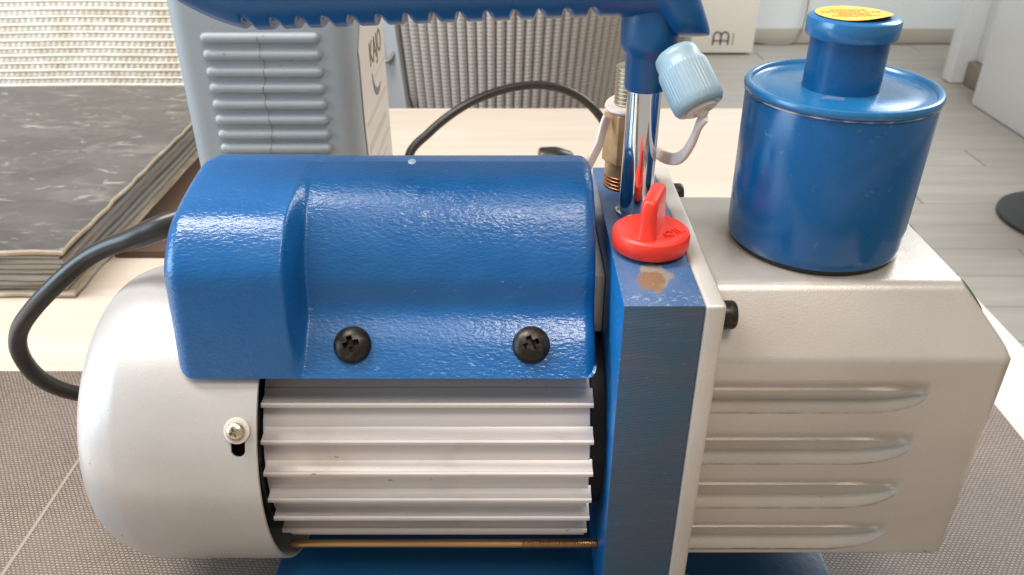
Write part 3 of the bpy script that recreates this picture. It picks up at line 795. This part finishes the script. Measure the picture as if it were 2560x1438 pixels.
# make sure the slot runs downwards from the screw
def slotpoly():
    X1 = Vector((1, 0, 0))
    pts = []
    for a in range(0, 360, 15):
        cx_, cy_ = 0.0025*math.cos(R(a)), 0.0025*math.sin(R(a))
        pts.append((cx_, cy_+(0.0060 if cy_ > 1e-6 else -0.001)))
    lo = [slot_c+X1*p+TD*q-SN*0.004 for p, q in pts]; hi = [slot_c+X1*p+TD*q+SN*0.004 for p, q in pts]
    return loft([lo, hi])
cowl = mk('fan_cowl', boolean(cowl_rings(), [slotpoly()]), M['cowl'], pump, sharp=40)
mk('cowl_dark_fill', lathe([(0.046, -0.118), (0.048, -0.117), (0.048, -0.0892), (0.043, -0.0884)], (0, AY, AZ), (1, 0, 0), 48), M['recess'], pump)  # added dark filler so the slot and rim gap look shaded
def phillips(pos, axis, r, h, m, parent, rot=0.0, arm=0.42, name='screw', washer=None, flat=0.25):
    a_, e1, e2 = frame(axis)
    pr = [(r*0.97, -0.0008), (r, 0.0), (r, h*flat)]
    for k in range(1, 10):
        t = k/9*math.pi/2
        pr.append((max(r*math.cos(t), r*0.03), h*flat+(h*(1-flat))*math.sin(t)))
    head = lathe(pr, pos, axis, 48)
    d1 = e1*math.cos(rot)+e2*math.sin(rot); d2 = a_.cross(d1)
    cuts = []
    for d, e in ((d1, d2), (d2, d1)):
        L, W = r*arm, r*0.15
        lo = [Vector(pos)+a_*(h*0.22)+d*(s1*L*0.6)+e*(s2*W*0.8) for s1, s2 in ((-1, -1), (1, -1), (1, 1), (-1, 1))]
        hi = [Vector(pos)+a_*(h*1.3)+d*(s1*L*1.08)+e*(s2*W*1.1) for s1, s2 in ((-1, -1), (1, -1), (1, 1), (-1, 1))]
        cuts.append(loft([lo, hi]))
    o = mk(name, boolean(head, cuts), m, parent, sharp=30)
    return o
sc_pos = slot_c+SN*0.0016-TD*0.0006
sc = phillips(sc_pos, SN, 0.0031, 0.0022, M['zinc'], cowl, R(28), 0.62)
mk('washer', lathe([(0.0026, -0.0014), (0.0043, -0.0014), (0.0045, -0.0009), (0.0043, -0.0003), (0.0026, -0.0002)], sc_pos, SN, 40), M['strap'], cowl)

# blue capacitor cover: lofted shell
Bp = [(.2215, -.1655), (.2230, -.1520), (.2250, -.1380), (.2278, -.1265), (.2385, -.1163), (.2500, -.1126), (.2625, -.1103), (.2750, -.1088)]
Rp = [(.2215, -.1655), (.2292, -.1565), (.2374, -.1484), (.2400, -.1370), (.2452, -.1262), (.2535, -.1165), (.2640, -.1110), (.2750, -.1090)]
def half(P):
    return [tuple(p) for p in catmull([(p[0], p[1], 0) for p in P], 9)]
hb, hr = half(Bp), half(Rp)
YM = 0.275
def full(h):
    L = [(p[0], p[1]) for p in h]
    return L+[(2*YM-p[0], p[1]) for p in h[::-1][1:]]
FBp, FRp = full(hb), full(hr)
FBp = FBp[:len(hb)]+[(p[0], p[1]+0.0004*(q[1] > -0.14)) for p, q in zip(FRp[len(hb):], FRp[len(hb):])]
QX0, QX1, RL, RR = -0.1134, 0.0286, 0.0070, 0.0042
def ss(t): t = max(0, min(1, t)); return t*t*(3-2*t)
def cov_ring(x, inset, zcut):
    b = 1-ss((x+0.0740)/0.0045)
    P = [(p[0]*b+q[0]*(1-b), p[1]*b+q[1]*(1-b)) for p, q in zip(FBp, FRp)]
    n = len(P); out = []
    for i in range(n):
        p = P[i]; q0 = P[max(i-1, 0)]; q1 = P[min(i+1, n-1)]
        tx, tz = q1[0]-q0[0], q1[1]-q0[1]; l_ = math.hypot(tx, tz)
        out.append((x, p[0]+tz/l_*inset, max(p[1]-tx/l_*inset, -0.1655+zcut)))
    return out
rings = []
xs = [QX0+RL*(1-math.cos(math.pi/2*k/8)) for k in range(9)]
ins = [RL*(1-math.sin(math.pi/2*k/8)) for k in range(9)]
x = QX0+RL+0.003
while x < QX1-RR-0.002:
    xs.append(x); ins.append(0); x += 0.0004 if -0.08 < x < -0.066 else 0.0035
xs += [QX1-RR*(1-math.sin(math.pi/2*k/6)) for k in range(7)]
ins += [RR*(1-math.cos(math.pi/2*k/6)) for k in range(7)]
for x, i_ in zip(xs, ins):
    zc = 0
    el, er = x-QX0, QX1-x
    if el < 0.0055: zc = 0.0055-math.sqrt(max(0, 0.0055**2-(0.0055-el)**2))
    if er < 0.003: zc = 0.003-math.sqrt(max(0, 0.003**2-(0.003-er)**2))
    rings.append(cov_ring(x, i_, zc))
# inner skin makes it a shell with a real lower lip
inner = []
TH = 0.0022
for x, i_ in zip(xs, ins):
    xx = min(max(x, QX0+TH), QX1-TH)
    el, er = xx-QX0, QX1-xx
    zc = 0.0006+max(0, 0.0055-el)+max(0, 0.003-er)
    rr_ = cov_ring(xx, i_+TH, zc)
    inner.append([(p[0], p[1], p[2]) for p in rr_])
nn = len(rings[0])
o_v, o_f = loft(rings, closed=False, cap0=True, cap1=True)
i_v, i_f = loft(inner, closed=False, cap0=True, cap1=True)
V = o_v+i_v; F = o_f+[[q+len(o_v) for q in f_][::-1] for f_ in i_f]
for k in range(len(rings)-1):
    for j in (0, nn-1):
        a1, b1 = k*nn+j, (k+1)*nn+j
        F.append([a1, b1, b1+len(o_v), a1+len(o_v)])
cover = mk('capacitor_cover', (V, F), M['cover'], pump, sharp=50)
lipn = Vector((0, -0.76, 0.65))
for (u_, v_, rt) in ((882, 856, 0.30), (1328, 857, 0.42)):
    t = 0.50
    yy = .2215+.0147*t; zz = -.1655+.0173*t
    d_ = yy*math.cos(PITCH)-zz*math.sin(PITCH)
    phillips(((u_-1280)/2042*d_, yy-0.0002, zz+0.0002), lipn, 0.0064, 0.0040, M['screw'], cover, rt, 0.48, flat=0.08)
# chips of missing paint on the cover
mk('paint_chip', lathe([(0.0014, 0), (0.0010, 0.0002), (0.0002, 0.00025)], Vector(pix(1030, 404, 0.2585)), (0, -0.35, 0.93), 12), M['cap'], cover)

# handle: chrome post, sleeve, grip
HX, HY = 0.0458, 0.2775
post = mk('handle_post', lathe([(0.0055, FZ-0.0+0.0002), (0.0060, FZ+0.0006), (0.0060, -0.062)], (HX, HY, 0), n=64), M['chrome'], pump)
mk('post_washer', lathe([(0.0060, 0.0002), (0.0072, 0.0003), (0.0072, 0.0012), (0.0060, 0.0014)], (HX, HY, FZ), n=48), M['chrome'], post)
mk('post_collar', lathe([(0.0061, -0.0835), (0.0068, -0.0832), (0.0072, -0.0822), (0.0075, -0.0720), (0.0082, -0.0705), (0.0092, -0.0690), (0.0096, -0.0672), (0.0097, -0.0600), (0.0092, -0.055)], (HX, HY, 0), n=72), M['handle'], post)
rings = []
notch = []
u0 = [628, 697, 760, 822, 886, 955, 1022, 1086, 1151, 1218, 1284, 1346, 1411, 1473]
for u_ in u0: notch.append((u_-1280)/2042*0.268)
def zbot(x):
    if x < -0.083:
        t = (-0.083-x)/0.041; return -0.0630+0.0235*(t**1.7)
    z = -0.0630+0.0042*(x+0.083)/0.112
    if x > 0.030: z = -0.0588-0.0062*ss((x-0.046)/0.008)
    return z
def tooth(x):
    d = 0
    for q in notch:
        s = (x-q)*1000
        if -1.3 < s <= 0: d = max(d, 1-(-s/1.3))
        elif 0 < s < 3.0: d = max(d, (1-s/3.0)**1.5)
    return d
xs = []
x = -0.1235
while x < 0.0645:
    xs.append(x); x += 0.00032 if -0.088 < x < 0.029 else 0.0012
xs.append(0.0648)
for x in xs:
    e = (x+0.124)/0.03
    zt = -0.028-0.010*max(0, 1-e)**2
    if x > 0.046: zt = -0.028-0.034*((x-0.046)/0.0188)**1.3
    zb = zbot(x); 
    if zt-zb < 0.002: zt = zb+0.002
    hw = 0.0135*min(1, math.sqrt(max(0.02, min(1, (x+0.1245)/0.02))))
    if x > 0.052: hw *= math.sqrt(max(0.05, 1-((x-0.052)/0.0135)**2))
    tz = tooth(x)*0.0036
    zc = (zt+zb)/2; hh = (zt-zb)/2
    ring = []
    for j in range(48):
        t = 2*math.pi*j/48
        cy, sz = math.cos(t), math.sin(t)
        yy = hw*math.copysign(abs(cy)**0.8, cy); z_ = hh*math.copysign(abs(sz)**0.8, sz)
        if sz < -0.64: z_ += tz*min(1, (-sz-0.64)/0.18)
        ring.append((x, HY+yy, zc+z_))
    rings.append(ring)
mk('handle_grip', loft(rings), M['handle'], pump, sharp=42)

# red oil filler cap
KX, KY = 0.0470, 0.2475
red = mk('oil_filler_cap', lathe([(0.0108, 0.0014), (0.0124, 0.0016), (0.0130, 0.0026), (0.0131, 0.0062), (0.0127, 0.0074), (0.0117, 0.0080), (0.0100, 0.0078), (0.004, 0.0076)], (KX, KY, FZ), n=96), M['red'], pump)
mk('seal_ring', lathe([(0.0100, 0.0001), (0.0108, 0.0005), (0.0108, 0.0014)], (KX, KY, FZ), n=48), M['dark'], red)
ang = R(70)
d1 = Vector((math.cos(ang), math.sin(ang), 0)); d2 = Vector((-d1.y, d1.x, 0))
rings = []
for (h, L, W) in ((0.0070, 0.0105, 0.0036), (0.0085, 0.0100, 0.0030), (0.0160, 0.0094, 0.0027), (0.0196, 0.0091, 0.0026), (0.0208, 0.0086, 0.0021), (0.0212, 0.0076, 0.0012)):
    ps = fillet([(-L, -W), (L, -W), (L, W), (-L, W)], min(W*0.9, 0.0022), 5)
    rings.append([Vector((KX, KY+0.0004, FZ+h))+d1*a_+d2*b_ for a_, b_ in ps])
mk('finger_grip', loft(rings), M['red'], red, sharp=45)
mk('lettering', xform(text_vf('OIL', 0.0052, 0.0003), basis((KX+0.0070, KY-0.0030, FZ+0.0079), (math.cos(R(35)), math.sin(R(35)), 0), (-math.sin(R(35)), math.cos(R(35)), 0))), M['red'], red, sharp=20)

# brass intake fitting
GX, GY = 0.0447, 0.3030
fit = mk('intake_fitting', prism([(0.0093*math.cos(R(60*k+30)), 0.0093*math.sin(R(60*k+30))) for k in range(6)], 0.0105, 0.0310, (GX, GY, FZ), (0, 0, 1), bev=0.0007), M['brass'], pump, sharp=20)
mk('fitting_neck', lathe([(0.0075, 0.0045), (0.0080, 0.0050), (0.0080, 0.0108)], (GX, GY, FZ), n=48), M['brass'], fit)
mk('base_thread', thread((GX, GY, FZ), (0, 0, 1), 0.0082, 0.0001, 0.0050, 0.00145, 0.0007, 48), M['copper'], fit)
mk('flare_thread', thread((GX, GY, FZ), (0, 0, 1), 0.0060, 0.0300, 0.0480, 0.0015, 0.0007, 48), M['zinc'], fit)
# tether ring, strap and pale blue cap
cpx = top  # (alias unused)
Ct = Vector((0.0500, 0.2625, -0.0640)); Cb = Vector((0.0607, 0.2465, -0.0840))
ax = (Cb-Ct).normalized(); LN = (Cb-Ct).length
CS = 0.88; Ct = Ct+ax*0.0032
capo = mk('intake_cap', lathe([(r_*0.93, h_*CS) for r_, h_ in [(0.0020, -0.0006), (0.0058, -0.0002), (0.0072, 0.0010), (0.0077, 0.0028), (0.0078, 0.0058), (0.0083, 0.0064), (0.0087, 0.0078), (0.0089, 0.0190), (0.0087, 0.0215), (0.0078, 0.0230), (0.0060, 0.0233), (0.0050, 0.0225)]],
                               Ct, ax, 192, mod=lambda r, h, t: r-(0.00032*(0.5+0.5*math.cos(44*t))**2 if 0.0060 < h < 0.0172 else 0)), M['cap'], pump, sharp=60)
mk('cap_button', lathe([(r_, h_-0.0028) for r_, h_ in [(0.0052, 0.0222), (0.0054, 0.0232), (0.0050, 0.0242), (0.0034, 0.0246), (0.0026, 0.0240), (0.0022, 0.0244), (0.0014, 0.0258), (0.0005, 0.0261)]], Ct, ax, 40), M['strap'], capo)
mk('tether_ring', lathe([(0.0062, -0.0009), (0.0088, -0.0009), (0.0093, 0.0), (0.0088, 0.0009), (0.0062, 0.0009)], (GX-0.0002, GY, FZ+0.0332), (-0.12, -0.10, 1), 48), M['strap'], capo)
cbp = Ct+ax*0.0208+Vector((0.0015, -0.0005, -0.002))
sp = catmull([cbp, pix(1748, 312, 0.2500), pix(1732, 352, 0.2560), pix(1708, 388, 0.2650), pix(1682, 398, 0.2740), pix(1650, 386, 0.284), pix(1610, 350, 0.2925), pix(1585, 310, 0.297)], 8)
def rect(w, h): return fillet([(-w, -h), (w, -h), (w, h), (-w, h)], h*0.7, 3)
mk('tether_strap', sweep(sp, rect(0.0022, 0.0008), up=(0.5, -0.1, 0.2)), M['strap'], capo)
sp = catmull([pix(1518, 292, 0.298), pix(1507, 322, 0.296), pix(1497, 360, 0.292), pix(1480, 395, 0.288), pix(1466, 425, 0.286), pix(1455, 470, 0.285)], 8)
mk('tether_strap', sweep(sp, rect(0.0018, 0.0008), up=(0.4, -0.6, 0.2)), M['strap'], capo)

# power cord: loop at the left, run behind the pump, arch and plug
P = [pix(470, 545, 0.268), pix(420, 562, 0.266), pix(375, 580, 0.266), pix(330, 598, 0.266), pix(270, 618, 0.268), pix(215, 648, 0.270), pix(150, 702, 0.270), pix(85, 770, 0.272), pix(48, 828, 0.276), pix(50, 882, 0.280), pix(90, 938, 0.285), pix(150, 972, 0.292), pix(215, 986, 0.302), pix(300, 985, 0.322)]
P += [(-0.11, 0.352, TAB+0.012), (-0.05, 0.385, TAB+0.0045), (-0.11, 0.43, TAB+0.0036), (-0.06, 0.50, TAB+0.0036), (-0.068, 0.575, TAB+0.006)]
P += [pix(1020, 405, 0.60), pix(1075, 330, 0.615), pix(1165, 262, 0.63), pix(1260, 224, 0.645), pix(1345, 213, 0.655), pix(1420, 228, 0.66), pix(1480, 268, 0.66), pix(1520, 325, 0.66)]
P += [pix(1545, 395, 0.655), (0.088, 0.630, TAB+0.006), (0.082, 0.600, TAB+0.0036), (0.074, 0.588, TAB+0.0036), (0.067, 0.605, TAB+0.0036), (0.068, 0.640, TAB+0.006), (0.062, 0.680, TAB+0.0105), (0.055, 0.6955, TAB+0.0116)]
CP = catmull(P, 8)
cord = mk('power_cord', tube(CP, [0.0035+0.0011*ss((34-i)/22) for i in range(len(CP))], 14), M['cord'], pump)
pc = Vector((0.047, 0.6950, TAB+0.0118)); pd = Vector((-1, -0.12, 0.0)).normalized()
mk('plug', lathe([(0.005, -0.008), (0.007, -0.006), (0.0105, 0.004), (0.0115, 0.008), (0.0115, 0.020), (0.0105, 0.0225), (0.006, 0.023)], pc, pd, 32), M['cord'], cord)
for s in (-1, 1):
    q = pc+Vector((-pd.y, pd.x, 0))*(s*0.0060)
    mk('plug_pin', lathe([(0.0016, 0.022), (0.0016, 0.036), (0.0008, 0.037)], q, pd, 12), M['zinc'], cord)
